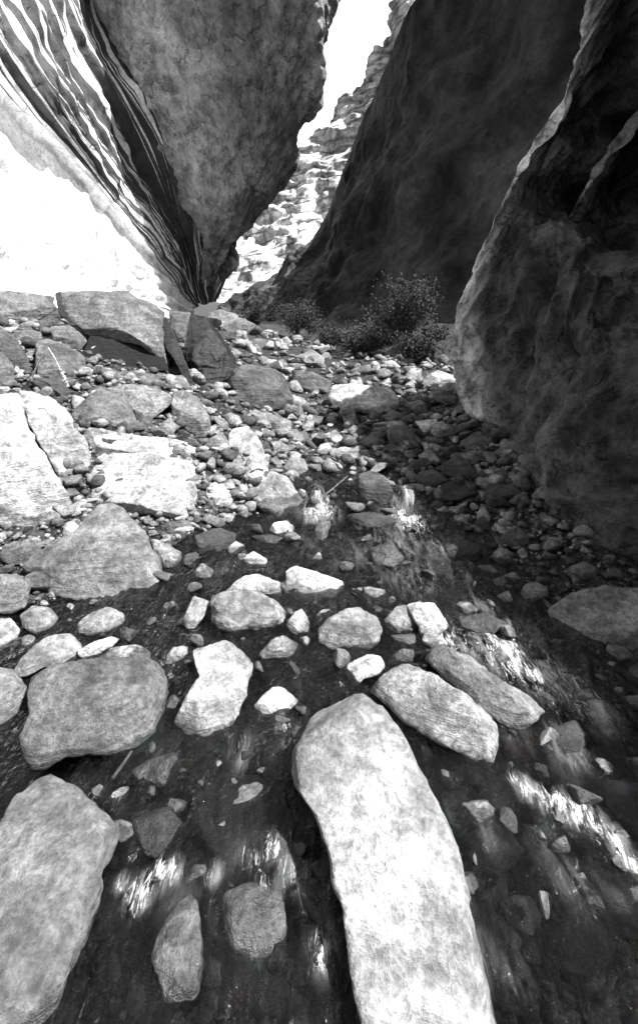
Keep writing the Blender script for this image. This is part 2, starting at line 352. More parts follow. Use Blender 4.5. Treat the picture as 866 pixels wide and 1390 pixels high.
# --- hanging bulge in the middle
def rowd(pts): return [P(a, b, 12.1 + (d-10)*.6 if d < 12 else d + .6) for a, b, d in pts]
B = [rowd([(277, 412, 13.3), (258, 318, 11.0), (226, 200, 9.0), (168, 95, 7.9), (105, -20, 7.3), (70, -110, 7.6), (60, -230, 9.0)]),
     rowd([(277, 410, 13.0), (268, 315, 10.2), (255, 190, 8.2), (215, 60, 7.0), (170, -60, 6.3), (160, -110, 6.8), (150, -230, 8.0)]),
     rowd([(278, 409, 13.1), (284, 325, 10.2), (320, 200, 8.2), (325, 70, 6.9), (320, -60, 6.1), (320, -110, 6.2), (320, -230, 8.0)]),
     rowd([(279, 408, 13.4), (298, 340, 11.0), (370, 220, 9.1), (405, 90, 7.8), (425, -40, 6.8), (430, -110, 6.8), (435, -230, 8.4)]),
     rowd([(280, 408, 14.0), (300, 353, 12.6), (332, 310, 11.8), (398, 230, 10.8), (404, 182, 10.4), (433, 156, 9.9), (441, 125, 9.3), (439, 62, 8.6), (462, 0, 8.2), (495, -110, 8.3), (500, -230, 9.2)]),
     rowd([(272, 410, 18.0), (285, 350, 16.5), (360, 250, 15.0), (405, 140, 13.5), (425, -10, 12.0), (460, -110, 12.0), (470, -230, 12.5)])]
def resamp(rw, n):
    a = np.array(rw); t = np.linspace(0, len(a)-1, n); return [np.array([np.interp(x, range(len(a)), a[:, c]) for c in range(3)]) for x in t]
B = [resamp(rw, 11) if len(rw) != 11 else rw for rw in B]
M_BULGE = wall_material('knobbly_grey_rock', .24, lit_band=(1, -.2, -.1, .15, .42, 1.0, .25), blotch=.45, nodule=.55, scale=1.3, bump=1.0, dist=.16)  # left part painted lighter, as raked by the sun
def d_bulge(G, U, V):
    return (.26 - .16*V)*fbm(G*.6, 3, 22) + (.10 - .05*V)*fbm(G*np.array([2.6, 1.6, 2.6]), 4, 28) + .03*fbm(G*9, 2, 31) + .05*np.clip(.9-V*1.6, 0, 1)*(ridge(G*3.6, 3, 34)-.8)
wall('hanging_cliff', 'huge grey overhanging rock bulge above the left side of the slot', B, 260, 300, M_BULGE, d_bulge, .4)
# --- big dark wall on the right, running back and to the left behind the bushes
base_ = np.array(row([(296, 440, 27), (335, 438, 22.5), (362, 442, 20), (388, 450, 18), (412, 458, 16.2), (445, 466, 14.6), (485, 472, 13.2), (525, 478, 12), (575, 484, 10.6), (640, 492, 9.2), (760, 515, 7.6), (950, 570, 6.2)]))
top_ = np.array(row([(292, 422, 33), (348, 386, 29), (400, 350, 26.5), (432, 321, 25), (445, 290, 23.8), (466, 225, 22.4), (497, 150, 20.6), (522, 98, 19), (572, 0, 17), (680, -110, 14.5), (860, -190, 11.5), (1180, -300, 8.6)]))
W = []
for t_ in (0, .15, .32, .5, .68, .85, 1):
    rec = np.clip(np.linspace(-.2, 1.3, 12), 0, 1)[:, None]*math.sin(math.pi*t_)*np.array([.7, .7, 0])
    W.append(list(base_*(1-t_) + top_*t_ + rec))
# far silhouette edge: columns reversed so the contour is the left edge
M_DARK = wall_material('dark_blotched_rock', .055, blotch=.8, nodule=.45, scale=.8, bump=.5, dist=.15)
def d_dark(G, U, V):
    e = np.clip((1-V)*5, .35, 1)
    return e*(.42*fbm(G*.4, 3, 33) + .16*ridge(G*np.array([.9, .5, .45]), 4, 39) + .05*fbm(G*3, 3, 37))
W2 = [[p for p in r] for r in W]
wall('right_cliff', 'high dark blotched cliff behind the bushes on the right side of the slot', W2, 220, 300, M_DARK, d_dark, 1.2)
# --- near right wall
NR = [[(835, -80, 4.4), (880, -80, 4.1), (930, -80, 3.7), (1030, -80, 3.0)],
      [(800, 0, 4.5), (840, 0, 4.2), (885, -10, 3.9), (980, -30, 3.0)],
      [(764, 130, 4.6), (800, 130, 4.4), (845, 120, 4.2), (930, 110, 3.2)],
      [(702, 235, 4.7), (735, 240, 4.6), (805, 235, 4.45), (930, 220, 3.7)],
      [(655, 335, 4.8), (690, 330, 4.5), (775, 310, 3.75), (900, 310, 3.0)],
      [(620, 430, 4.9), (668, 430, 4.3), (752, 400, 3.5), (880, 420, 3.0)],
      [(612, 490, 5.0), (675, 510, 4.0), (770, 540, 3.0), (890, 580, 2.2)],
      [(626, 545, 5.0), (688, 605, 3.6), (765, 690, 2.62), (885, 790, 1.85)],
      [(634, 600, 5.0), (700, 680, 3.5), (770, 800, 2.5), (885, 940, 1.75)]]
ctrl = []
for k, r in enumerate(NR):
    r = [(q[0], q[1], q[2]*f) for q, f in zip(r, (.91, .95, 1, 1))]; pts = row(r); z = pts[3][2]
    lean = max(0, z-.5)*.16
    ctrl.append([pts[0] + np.array([1.6, .8, 0]), pts[0] + np.array([.45, .45, 0])] + pts + [np.array([1.75+lean, .9, min(z, 1.5)+.04*z]), np.array([2.2+lean, -.6, min(z, 1.0)+.04*z]), np.array([3.2+lean, -3.5, min(z, 1.0)+.04*z])])
M_NEAR = wall_material('rugged_grey_rock', .08, lit_band=(0, .10, .20, .30, .36, 4.5, .06), blotch=.6, nodule=.7, scale=1.9, bump=1.0, dist=.10)  # rim painted lighter to stand for the sunlit edge
def d_near(G, U, V):
    a = np.array([1.6, .7, 1.1])
    sl = G @ np.array([[1, .0, .4], [0, 1, 0], [-.5, 0, 1]])
    gx_, gy_, _ = pix(G); cave = 0
    for hx, hy, rx, ry, am in ((825, 215, 55, 38, .28), (860, 280, 50, 60, .26), (735, 370, 16, 34, .22), (765, 455, 24, 40, .24), (845, 640, 36, 24, .25), (700, 470, 10, 40, .12), (690, 560, 14, 40, .10)):
        cave = cave + am*np.exp(-(((gx_-hx)/rx)**2 + ((gy_-hy)/ry)**2)**1.5)
    hol = fbm(sl*np.array([1.0, .5, .8])+3.3, 2, 51)
    e = np.clip((U-.26)*4, 0, 1)
    fr = ridge(sl*np.array([2.2, 1.3, .55]), 4, 55) - 1.0
    return e*(-.22*np.clip(hol-.1, 0, 1) + .10*fbm(G*1.1, 3, 52)) + (.22+.78*e)*.085*fr + .04*(ridge(sl*np.array([7, 5, 2.2]), 3, 57) - .9) + .012*fbm(G*12, 3, 59) - cave
wall('near_right_cliff', 'rugged leaning cliff close by on the right with dark hollows and an edge painted sunlit', ctrl, 420, 460, M_NEAR, d_near, (.7, .12, 0))
# --- far sunlit cliff seen through the slot
fx_ = [(200, 330), (270, 325), (330, 300), (396, 236), (414, 197), (440, 183), (464, 145), (495, 115), (505, 85), (528, 45), (540, -5), (560, -60), (640, -140)]
F_ = [[P(a, 460 + (b-460)*t_, 34 + 24*t_) for a, b in fx_] for t_ in (-.2, .2, .5, .8, 1)]
M_FAR = wall_material('sunlit_ledged_rock', .88, blotch=.4, nodule=.6, scale=.5, bump=1.0, dist=.5, ledge=.5)
def d_far(G, U, V):
    q = G @ np.array([[1, 0, .3], [0, 1, 0], [-.3, 0, 1]])
    return .7*ridge(q*np.array([.1, .15, .5]), 3, 70) + .3*fbm(q*np.array([.5, .6, 1.3]), 3, 74)
wall('far_cliff', 'sunlit broken cliff seen far back through the slot', F_, 220, 260, M_FAR, d_far, 2.0)
# unseen cliff added behind the camera to block part of the sky light
def add_sky_blocker(pts, zt, seed):
    rows = [[np.array([x + dx*k, y + dy*k, -1 + (zt+1)*k]) for x, y, dx, dy in pts] for k in (0, .33, .66, 1)]
    return wall('rear_sky_blocker', 'unseen grey cliff added behind the viewer to block sky light', rows, 60, 160, M_BULGE, lambda G, U, V: .8*fbm(G*.3, 4, seed), .8)
add_sky_blocker([(-5.5, 2.2, -1, 0), (-4.6, -1, -1, 0), (-5, -5, -1, -.5), (-2, -9, 0, -1), (3, -11, 0, -1.5), (8, -10, 0, -1.5), (13, -9, 0, -1)], 12, 81)
# ------------------------------------------------------------------ rocks
def inside(px, py, poly):
    c = False; j = len(poly)-1
    for i in range(len(poly)):
        xi, yi = poly[i]; xj, yj = poly[j]
        if (yi > py) != (yj > py) and px < (xj-xi)*(py-yi)/(yj-yi)+xi: c = not c
        j = i
    return c
def unit(v): return v/np.linalg.norm(v)
HERO_POLYS = []
def ang_(a, b): return np.arctan2(b, a)
def traced_rock(name, label, tone, poly, k=.45, wet=0.0, lift=0.0, th=1.0, face=None, seed=0, amp=.05, nf=7, group=None, dip=None, sub=0.0):
    """poly: outline as seen in the photo; it is laid out at its true distance on a tilted plane and given a real body."""
    pl = np.array([[float(c) for c in t.split(',')] for t in poly.split()])
    HERO_POLYS.append(pl)
    x0, y0 = pl.min(0); x1, y1 = pl.max(0); cx, cy = pl.mean(0)*.5 + np.array([(x0+x1), (y0+y1)])*.25
    g = hit(min(max(cx, -60), 930), y1 - .12*(y1-y0))
    rc = ray(cx, cy); vb = -unit(rc)
    n = unit(vb*(1-k) + np.array([0, 0, 1.0])*k)
    if dip is not None: n = unit(n + np.array(dip))
    fw = np.array([0, cp, -sp])
    g = g + np.array([0, 0, lift])
    r_ = ray(cx, y1); sz0 = (y1-y0)/FPX*((g-CAM) @ fw)
    base = g + np.array([0, .10*sz0, .04*sz0 - sub])
    # plane through base
    def onplane(px, py):
        r = ray(px, py); t = ((base-CAM) @ n)/(r @ n); return CAM + r*t
    c = onplane(cx, cy)
    W3 = np.array([onplane(*p) for p in pl])
    size = math.sqrt(max((x1-x0)*(y1-y0), 1))/FPX*((c-CAM) @ fw)
    mn = min(x1-x0, y1-y0)/FPX*((c-CAM) @ fw)
    N_T = 120 if size > .25 else (72 if size > .12 else 44); N_P = 56 if size > .25 else (34 if size > .12 else 22)
    # resample the outline by angle about c (star-shaped)
    ang = np.arctan2(pl[:, 1]-cy, pl[:, 0]-cx)
    # densify by arc length, keeps corners
    seg = np.linalg.norm(np.roll(pl, -1, 0)-pl, axis=1); cum = np.concatenate([[0], np.cumsum(seg)])
    s_ = np.linspace(0, cum[-1], N_T, endpoint=False); pc = np.vstack([pl, pl[:1]])
    ex = np.interp(s_, cum, pc[:, 0]); ey = np.interp(s_, cum, pc[:, 1])
    # slight smoothing of the traced corners
    ex = (np.roll(ex, 1)+5*ex+np.roll(ex, -1))/7; ey = (np.roll(ey, 1)+5*ey+np.roll(ey, -1))/7
    jit = sz_ = .011*math.sqrt((x1-x0)*(y1-y0)); jq = np.stack([ex/(sz_*9)+seed, ey/(sz_*9), 0*ex], -1)
    ex = ex + jit*ridge(jq, 3, seed)*np.cos(ang_(ex-cx, ey-cy)) - 0; ey = ey + jit*ridge(jq, 3, seed)*np.sin(ang_(ex-cx, ey-cy))
    ring = np.array([onplane(a_, b_) for a_, b_ in zip(ex, ey)]) - c
    phi = np.linspace(-math.pi/2, math.pi/2, N_P)
    cph = np.abs(np.cos(phi))**.5; sph = np.sign(phi)*np.abs(np.sin(phi))**.9
    tf, tb = .50*mn*th, .62*mn*th
    V = cph[:, None, None]*ring[None] + (np.where(sph > 0, sph*tf, sph*tb))[:, None, None]*vb
    rr = np.random.default_rng(seed*31+17)
    ringmax = ring
    for q in range(nf+16):
        rnd_ = rr.normal(size=3); tan_ = unit(rnd_ - (rnd_ @ n)*n)
        if q == 0: f = unit(n + tan_*.12)
        elif q < 3: f = unit(n + tan_*rr.uniform(.25, .5))
        elif q < nf+4: f = unit(n*rr.uniform(.4, 1.2) + tan_)
        else: f = unit(rnd_ + n*.6)
        off = .52 + .2*rr.random() if q < 3 else .6 + .3*rr.random() if q < nf+4 else .74 + .2*rr.random()
        if face is not None and q == 0: f = unit(n*1.6 + np.array(face[:3])*.5); off = face[3] + .06
        d_ = V @ f; sup = d_.max(); lim = max(off*sup, .985*(ring @ f).max())
        over = d_ > lim
        V[over] *= (lim/d_[over])[:, None]
    pn = V/size*2.2 + seed*3.7
    dd = amp*(fbm(pn, 3, seed) + .75*(ridge(pn*2.1, 3, seed+5) - .8)) + amp*.22*fbm(pn*7, 3, seed+9)
    wgt = (.45 + .55*np.abs(sph))[:, None]
    V = V*(1 + dd*wgt)[..., None]
    V[0] = V[0].mean(0); V[-1] = V[-1].mean(0)
    o = mesh_obj(name, V.reshape(-1, 3), grid_faces(N_P, N_T, True)[:, ::-1], M_ROCK)
    o.location = c
    wl = water_z(c[1]) + .022 if (c[1] < 3.4 and -1.1 < c[0] < 1.3) else -1.9
    o.color = (tone, wet, wl/4+.5, 1)
    tag(o, label, {'boulder': 'boulder', 'rock': 'rock', 'stone': 'stone', 'slab': 'rock slab'}[name], group)
    return o
ROCKS = [
# --- upper left bank
('boulder','long flat-topped grey boulder overhanging a black hollow, below the sunlit wall',.34,'83,396 132,394 173,398 204,412 227,424 220,443 229,474 231,500 218,488 205,470 165,463 135,459 123,457 107,441 99,438 85,412',dict(th=1.3,face=(.0,-.35,.9,.42),lift=.1)),
('rock','rock painted black for shade in the hollow under the long flat-topped boulder',.014,'110,482 118,470 124,452 165,458 205,465 222,484 231,503 173,505 125,499',dict(sub=.05,amp=.04,th=.5)),  # the overhang's shade is put into this near-black tone
('slab','flat grey slab at the left edge of the photo just under the white wall',.36,'-40,395 0,395 21,396 52,400 74,402 78,421 55,433 21,443 0,436 -40,440',dict(lift=.25)),
('rock','upright narrow dark shard leaning against the long flat-topped boulder',.10,'75,398 84,396 92,415 99,440 88,440 80,425',dict(lift=.12,nf=3)),
('rock','speckled grey block right behind the bent dry twig',.30,'52,462 66,460 90,468 114,483 118,493 104,516 83,516 52,512 47,474',{}),
('rock','grey wedge with a flat pale top, left of the dark undercut',.36,'69,443 107,441 123,457 107,480 73,466',dict(lift=.05)),
('rock','low grey stone beside the pale-topped wedge on its left',.30,'19,449 40,447 57,451 58,467 38,469 22,462',dict(lift=.05)),
('rock','dark sloping rock at the left edge above the huge white boulder',.20,'-20,445 0,446 21,455 38,485 42,502 21,508 0,480 -20,475',{}),
('rock','rounded grey rock cut off by the left edge above the huge white boulder',.28,'-25,475 5,478 18,493 21,522 0,533 -25,535',{}),
('rock','dark low rock under the speckled block with the dry twig',.13,'45,512 85,516 97,532 84,550 60,545 48,528',{}),
('stone','small pale stone on the skyline at the far left, against the white wall',.4,'-10,367 17,374 30,379 20,388 0,386 -12,382',dict(lift=.3)),
('stone','small dark flat stone on the skyline against the white wall, left of the upright shard',.2,'18,373 45,379 40,389 24,387',dict(lift=.3)),
('boulder','big glossy black-faced boulder right of the long flat-topped boulder',.035,'259,426 282,433 294,447 308,467 318,485 320,502 313,516 285,530 268,519 256,493 251,470',dict(wet=.7,th=1.2,amp=.07)),
('rock','mottled grey upright rock directly left of the glossy black boulder',.22,'229,422 258,424 263,429 256,450 255,474 242,462 232,440',{}),
('slab','dark leaning slab wedged between the long boulder and the black boulder',.09,'217,443 225,428 236,450 253,492 264,523 256,528 242,498 226,474',dict(amp=.03)),
('stone','small rounded stone below the end of the long flat-topped boulder',.33,'227,500 235,496 254,500 254,508 240,511 229,508',{}),
('stone','pale flat stone just above the smooth leaning grey rock',.45,'213,521 236,511 253,514 260,528 240,532 222,530',{}),
('boulder','smooth grey boulder leaning to the right beneath the black boulder',.30,'235,533 249,529 270,540 284,564 286,585 274,597 249,582 232,564',dict(amp=.03)),
('rock','pale sunlit rock with lichen in the middle of the left bank',.48,'138,527 170,522 194,523 222,530 235,538 230,550 208,568 190,572 178,550',{}),
('rock','dark grooved rock beneath the long boulder, pointed towards the left',.20,'97,564 104,552 135,527 160,535 176,548 190,580 184,586 138,580 104,577',dict(amp=.07)),
('stone','small dark stone between the grooved rock and the pale lichen rock',.17,'182,555 208,566 206,583 190,586',{}),
('stone','small round stone in the gap left of the smooth leaning boulder',.30,'213,583 222,572 232,566 242,580 232,594 216,594',{}),
('slab','flat grey bedrock shelf in the shade right below the long boulder',.25,'121,507 170,504 222,509 212,521 166,524 138,523',dict(amp=.03)),
('boulder','huge white cracked boulder at the left edge, left of the crack',.60,'-70,570 -20,542 0,537 24,531 31,545 35,570 50,602 66,629 93,672 104,698 88,716 69,724 17,727 -30,718 -80,650',dict(k=.35,face=(-.1,-.5,.75,.5),amp=.04,th=1.1)),
('boulder','rough white boulder split off right of the crack, behind the flat blocky one',.52,'27,531 45,531 69,540 97,561 100,582 119,599 123,620 116,651 106,676 97,670 68,625 38,572',dict(k=.35,amp=.05)),
('slab','long pale slab behind the blocky white boulder',.50,'100,577 138,582 194,593 242,596 287,613 298,634 277,642 229,630 163,622 128,616 118,598',dict(th=1.3,face=(0,-.3,1,.45),amp=.04)),
('boulder','blocky rounded white boulder with mottled lichen above the kite-shaped rock',.56,'127,627 138,616 200,615 262,625 272,640 273,680 262,702 215,705 168,696 126,688 123,660',dict(k=.4,amp=.035,face=(0,-.8,.6,.6))),
('boulder','kite-shaped flat-faced grey rock with a pointed left tip and white lichen spots',.27,'132,688 152,682 170,693 197,724 215,759 222,772 208,804 180,817 138,819 69,809 52,790 28,769 35,760 104,720',dict(k=.45,face=(-.25,-.55,.8,.42),amp=.022,nf=3)),
('rock','low dark rock left of the kite-shaped rock, under the huge white boulder',.22,'3,742 20,734 50,735 60,748 44,764 15,768 0,762',{}),
('rock','smooth grey rock at the left edge below the kite tip',.30,'-20,785 5,778 31,782 42,797 35,824 14,834 -20,832',{}),
('stone','rounded grey stone under the left tip of the kite-shaped rock',.33,'27,836 45,822 70,825 80,838 70,857 50,863 32,852',{}),
('stone','rounded pale stone at the left edge below the smooth grey rock',.40,'-20,842 15,838 28,855 22,872 5,883 -20,882',{}),
('rock','lumpy speckled rock just below the kite-shaped rock',.36,'104,848 115,836 146,823 168,832 177,843 172,858 150,864 120,863 106,858',dict(amp=.07)),
('rock','broad smooth grey rock behind the big flat foreground slab, on its left',.33,'15,918 28,895 48,875 66,863 95,860 110,872 116,888 95,900 60,906 38,918',dict(amp=.03)),
('stone','thin bright white shard lying behind the big flat foreground slab',.72,'104,884 128,871 152,864 163,867 150,881 136,889 110,893',dict(nf=3,amp=.02,lift=.02)),
('rock','pale-topped grey rock peeping over the big flat foreground slab',.38,'140,896 150,880 187,874 205,885 212,900 180,906',{}),
('boulder','big flat dark grey slab-faced boulder in the left foreground with a notch at its bottom',.22,'42,919 62,908 118,894 184,892 211,895 225,915 230,936 222,960 222,999 208,1012 184,1023 138,1025 90,1027 62,1047 45,1049 31,1030 29,999 38,974 42,940',dict(k=.45,face=(-.3,-.6,.75,.42),amp=.022,nf=3)),
('rock','rounded pale rock cut off by the left edge beside the big flat foreground slab',.40,'-40,910 0,905 21,910 38,933 30,962 24,975 0,993 -40,995',{}),
('boulder','large speckled grey boulder filling the bottom left corner',.25,'62,1047 104,1064 135,1096 163,1130 156,1154 140,1180 134,1234 105,1300 80,1400 -60,1420 -90,1250 -40,1160 0,1115 25,1078',dict(k=.5,face=(-.2,-.45,.8,.5),amp=.025,th=.7,nf=3)),
('stone','wet dark stone in the water below the notch of the big flat slab',.16,'177,1046 205,1030 235,1021 246,1033 239,1061 215,1075 194,1063',dict(wet=.8,k=.6)),
('stone','small pale stone at the tip of the bottom left boulder beside the water',.36,'124,1070 138,1059 152,1064 152,1085 139,1091 128,1082',dict(k=.5)),
('rock','half-submerged pointed grey rock at the bottom left of the stream',.30,'204,1300 222,1251 240,1228 256,1213 268,1224 274,1262 276,1310 270,1360 225,1370',dict(k=.65,th=.6,nf=3)),
('stone','small pale upright block at the left edge of the stream, right of the kite rock',.55,'263,809 284,816 278,836 260,859 246,846',dict(amp=.03,nf=4)),
('stone','small jagged stone at the waterside above the long pale rock',.35,'236,878 256,876 256,897 238,911 222,906 226,890',dict(amp=.08)),
('rock','grey block behind the right shoulder of the kite-shaped rock',.38,'204,731 215,733 247,750 245,770 222,774 211,756',dict(nf=3)),
('stone','dark round stone hanging under the blocky white boulder',.20,'225,708 262,704 263,722 256,733 238,737 226,728',{}),
('slab','dark flat wet rock in the pool left of the white rocks, below the round white stones',.13,'263,727 296,716 322,725 326,745 300,756 268,752',dict(wet=.5,sub=.02)),
# --- stream centre
('rock','round white stone with flat top between the blocky boulder and the pool',.58,'277,660 292,653 320,655 323,672 308,690 292,698 278,684',dict(amp=.04)),
('stone','small bright stone at the pool edge below the round white stone',.55,'292,697 313,691 322,698 319,709 296,711',{}),
('rock','grey-white two-tone rock pointing down to the pool, left of the small waterfall',.40,'334,655 350,645 369,639 389,646 403,662 413,679 398,694 382,703 369,703 348,686',dict(amp=.03,face=(-.5,-.6,.6,.5))),
('stone','bright white round stone alone in the upper pool',.75,'365,720 372,709 389,707 400,715 397,726 379,729',dict(amp=.03)),
('stone','small pale pointed stone in the pool left of the bright white one',.52,'308,744 320,734 334,741 325,754 310,753',{}),
('stone','white low stone in the stream just above the black lumpy rock',.62,'329,758 344,748 363,759 363,769 337,768',{}),
('stone','little triangular stone in the dark water near the left stream edge',.42,'263,777 275,764 291,774 287,786 268,784',{}),
('rock','bright white wedge slab in midstream sloping down to the right',.72,'388,776 400,767 438,779 467,790 467,801 452,812 417,810 389,808',dict(face=(0,-.4,.9,.45),amp=.025,nf=3)),
('stone','thin flat pale stone right of the bright white wedge slab',.50,'476,799 500,796 524,801 524,813 493,813',dict(amp=.02)),
('rock','white-topped rock leaning on the back of the dark lumpy rock',.68,'304,803 318,790 334,781 351,779 369,786 382,791 382,811 362,808 334,806',dict(lift=.02)),
('boulder','dark lumpy pitted rock in midstream with pale patches',.36,'285,826 289,809 310,800 334,803 351,804 382,821 393,835 384,856 358,861 330,865 303,860 284,844',dict(amp=.10,k=.4)),
('stone','small mottled stone between the dark lumpy rock and the smooth round boulder',.42,'388,849 400,831 410,826 421,845 420,868 400,865',dict(amp=.07)),
('stone','small oval stone touching the top left of the smooth round boulder',.50,'426,837 438,827 452,826 446,842 431,846',{}),
('boulder','smooth round grey boulder in the middle of the stream',.36,'431,855 441,842 466,828 486,824 511,838 519,855 512,876 493,886 472,889 452,884 434,873',dict(amp=.018,nf=2,k=.35)),
('stone','low pyramid-shaped speckled stone standing in the water above the white wedge',.46,'346,893 369,868 386,862 407,876 410,893 380,898',dict(amp=.05)),
('stone','rough white stone just behind the top of the largest foreground slab',.60,'469,912 472,902 497,888 517,891 523,905 511,917 493,922 483,934 474,926',dict(amp=.06)),
('boulder','long pale rock with a narrow top standing in the stream left of centre',.52,'262,882 292,874 306,870 330,884 344,902 338,929 335,943 324,967 310,988 306,1002 289,1000 270,1016 254,1002 235,981 247,960 258,936 272,919 266,905',dict(k=.45,face=(-.1,-.35,.9,.5),amp=.03,nf=3)),
('rock','bright white wedge with a dark right side lying left of the largest slab',.75,'344,960 356,944 369,933 382,931 407,952 389,967 386,979 362,977',dict(k=.5,amp=.025,nf=4)),
('boulder','largest pale slab pointing away from the bottom edge in the centre foreground',.43,'493,945 507,952 522,968 545,1000 562,1032 590,1080 612,1135 630,1200 650,1300 676,1400 640,1490 510,1490 490,1390 474,1300 467,1250 455,1195 446,1150 432,1112 412,1082 400,1065 397,1050 406,1018 418,985 432,968 462,952',dict(k=.72,face=(-.12,-.12,1,.5),amp=.03,th=.8,nf=5)),
('boulder','elongated pale slab lying diagonally right of the largest slab',.44,'500,938 521,915 555,900 585,915 627,940 648,957 675,983 679,1008 670,1042 661,1046 627,1023 585,1004 551,983 525,957',dict(k=.5,face=(-.25,-.1,1,.45),amp=.03,nf=4)),
('boulder','wet streaky boulder washed by the rapids behind the diagonal slab',.32,'576,894 593,873 639,893 682,925 720,945 739,966 712,993 690,990 660,970 627,942',dict(wet=.35,k=.5,amp=.06)),
('rock','wet white-streaked rock in the cascade at the right',.45,'796,950 818,950 838,985 846,1005 830,1014 805,995',dict(wet=.4,k=.5)),
('rock','flat wet pale rock at the right edge below the cascade',.42,'806,1032 860,1026 890,1036 885,1056 830,1054',dict(wet=.3,k=.5)),
('stone','small pointed stone in black shade at the right edge',.26,'818,888 826,873 850,877 862,892 840,902',{}),
('boulder','large brown-grey block with a pale flat top at the right edge below the cliff',.42,'743,829 770,806 817,795 870,798 930,806 930,880 870,888 796,876 754,858',dict(k=.4,face=(-.25,-.2,1,.5),amp=.03)),
('rock','left half of the split rock pair in midstream, grey',.34,'521,842 538,823 551,821 568,848 563,861 525,861',dict(amp=.04)),
('rock','right half of the split rock pair in midstream, white with a peaked end',.56,'551,821 570,817 589,818 610,850 592,864 571,874 568,852',dict(amp=.04)),
('stone','grey stone under the split rock pair, partly in the water',.30,'530,862 563,860 566,878 540,878',{}),
('stone','dark pitted stone left of the rapids above the diagonal slab',.20,'528,893 546,880 563,882 561,901 534,903',{}),
('slab','flat pale slab set in the cascade at the right edge',.5,'842,945 866,944 890,946 890,962 866,964 842,960',dict(wet=.2)),
('stone','pale angular stone lying under water at the bottom right',.62,'675,1223 699,1215 732,1219 731,1245 722,1272 690,1253',dict(k=.8,th=.4,sub=.10,amp=.02)),
# --- rubble right of the stream
('stone','pale leaning stone above the gravel bar on the right',.36,'664,756 678,742 698,751 694,764 680,768',{}),
('rock','grey humped rock in the shade above the gravel bar',.22,'671,739 690,717 711,721 719,737 700,744',{}),
('stone','rounded grey stone on the gravel bar left of the pale-topped block',.34,'705,806 713,793 728,790 743,797 744,814 728,822 710,819',{}),
('rock','rough flat-topped dark rock right under the foot of the near cliff',.20,'764,776 775,768 792,762 813,772 810,786 778,788',{}),
('stone','bright flat stone at the upper left of the gravel bar',.58,'678,783 697,776 711,789 694,793',{}),
('stone','bright slim stone lying left of the gravel bar at the water edge',.55,'645,768 665,767 678,778 660,779',{}),
('stone','pale egg-shaped stone at the lower end of the gravel bar',.50,'674,808 690,801 699,819 682,824',{}),
('stone','squarish brown-grey stone just left of the bright flat stone on the gravel bar',.3,'668,786 684,782 692,796 674,800',{}),
('rock','long black rock beside the right waterfall, at its right',.11,'574,672 588,660 606,654 644,652 654,662 648,675 610,682 578,684',dict(wet=.4)),
('rock','long grey flat rock right of the black rock, under the cliff foot',.20,'650,658 676,655 699,660 712,669 686,678 656,676',{}),
('rock','glistening dark rock with pale speckles on top of the right waterfall',.20,'560,648 572,639 588,637 610,650 596,662 568,662',dict(wet=.4,amp=.08)),
('stone','pointed grey stone behind the long flat rock near the cliff foot',.25,'654,652 678,635 694,643 688,654',{}),
('boulder','round dark wet boulder between the two small waterfalls',.16,'480,658 488,643 505,638 526,650 535,670 522,688 492,684',dict(wet=.3,amp=.03)),
('slab','pale bright flat-topped slab in the middle of the canyon floor',.66,'446,532 452,522 480,521 530,526 542,540 541,552 512,563 480,558 455,552 446,542',dict(k=.4,face=(0,-.25,1,.4),amp=.04,th=1.2)),
('stone','small upright pillar-like stone in front of the pale flat-topped slab',.38,'464,555 479,552 485,571 479,579 467,576',dict(amp=.02)),
('rock','dark overhanging rock left of the pale flat-topped slab',.15,'396,502 424,505 452,519 446,531 417,535 398,522',{}),
('boulder','broad dark grey boulder below the scree, right of the black boulder',.20,'303,532 317,503 334,496 369,499 382,509 400,540 396,554 375,558 334,556 314,546',dict(amp=.07)),
('rock','pale rock lying against the top left of the broad dark grey boulder',.42,'315,504 340,505 356,514 353,526 327,527',dict(lift=.02)),
('rock','rounded white rock right of the smooth leaning grey boulder',.58,'310,590 318,582 336,578 351,594 359,614 358,632 334,635 312,625',{}),
('rock','white angular rock just above the two-tone rock by the pool',.55,'320,636 341,616 365,627 362,650 345,660 328,650',dict(nf=5)),
('rock','grey flat stone with a rounded right end in the middle rubble',.34,'348,566 358,559 396,571 394,586 372,584',{}),
('rock','rounded grey rock leaning on the flat stone at its left',.32,'334,564 346,555 360,562 370,582 352,582',{}),
('stone','square grey stone in the middle rubble',.30,'386,583 403,582 414,595 408,602 389,602',{}),
('stone','small triangular stone below the broad dark grey boulder',.28,'396,559 407,547 415,567 402,570',{}),
('rock','pointed grey stone above the white angular rock',.34,'366,600 380,598 397,609 384,624 372,614',{}),
('stone','pale rounded stone below the small pillar-like stone',.50,'437,591 455,583 470,599 454,604',{}),
('stone','small blocky stone between the square stone and the pale rounded stone',.34,'410,574 427,571 425,584 411,586',{}),
('rock','long knobbly pale stone above the left waterfall',.42,'445,612 466,606 500,611 504,623 472,630 452,625',dict(amp=.08)),
('rock','pale grey block between the white angular rock and the left waterfall',.42,'379,638 396,618 414,623 418,638 403,650 388,648',{}),
('stone','small grey stone squeezed against the white angular rock on its right',.33,'362,628 375,618 384,634 372,642',{}),
('rock','mottled grey rock left of the rounded white rock in the middle bank',.36,'276,606 286,594 300,587 311,599 308,614 282,618',{}),
('rock','dark grey rock under the rounded white rock',.26,'294,626 310,618 327,618 331,638 310,646 298,642',{}),
('rock','grey block in the bright scree at the back of the canyon',.22,'330,466 348,459 369,462 366,474 336,477',dict(amp=.03)),
('stone','round dark-shaded stone at the right end of the bright scree',.34,'379,462 389,456 397,464 390,471 380,470',{}),
('rock','grey rock with a dark right side in the middle of the far rubble',.30,'403,483 424,474 441,486 439,500 418,497',{}),
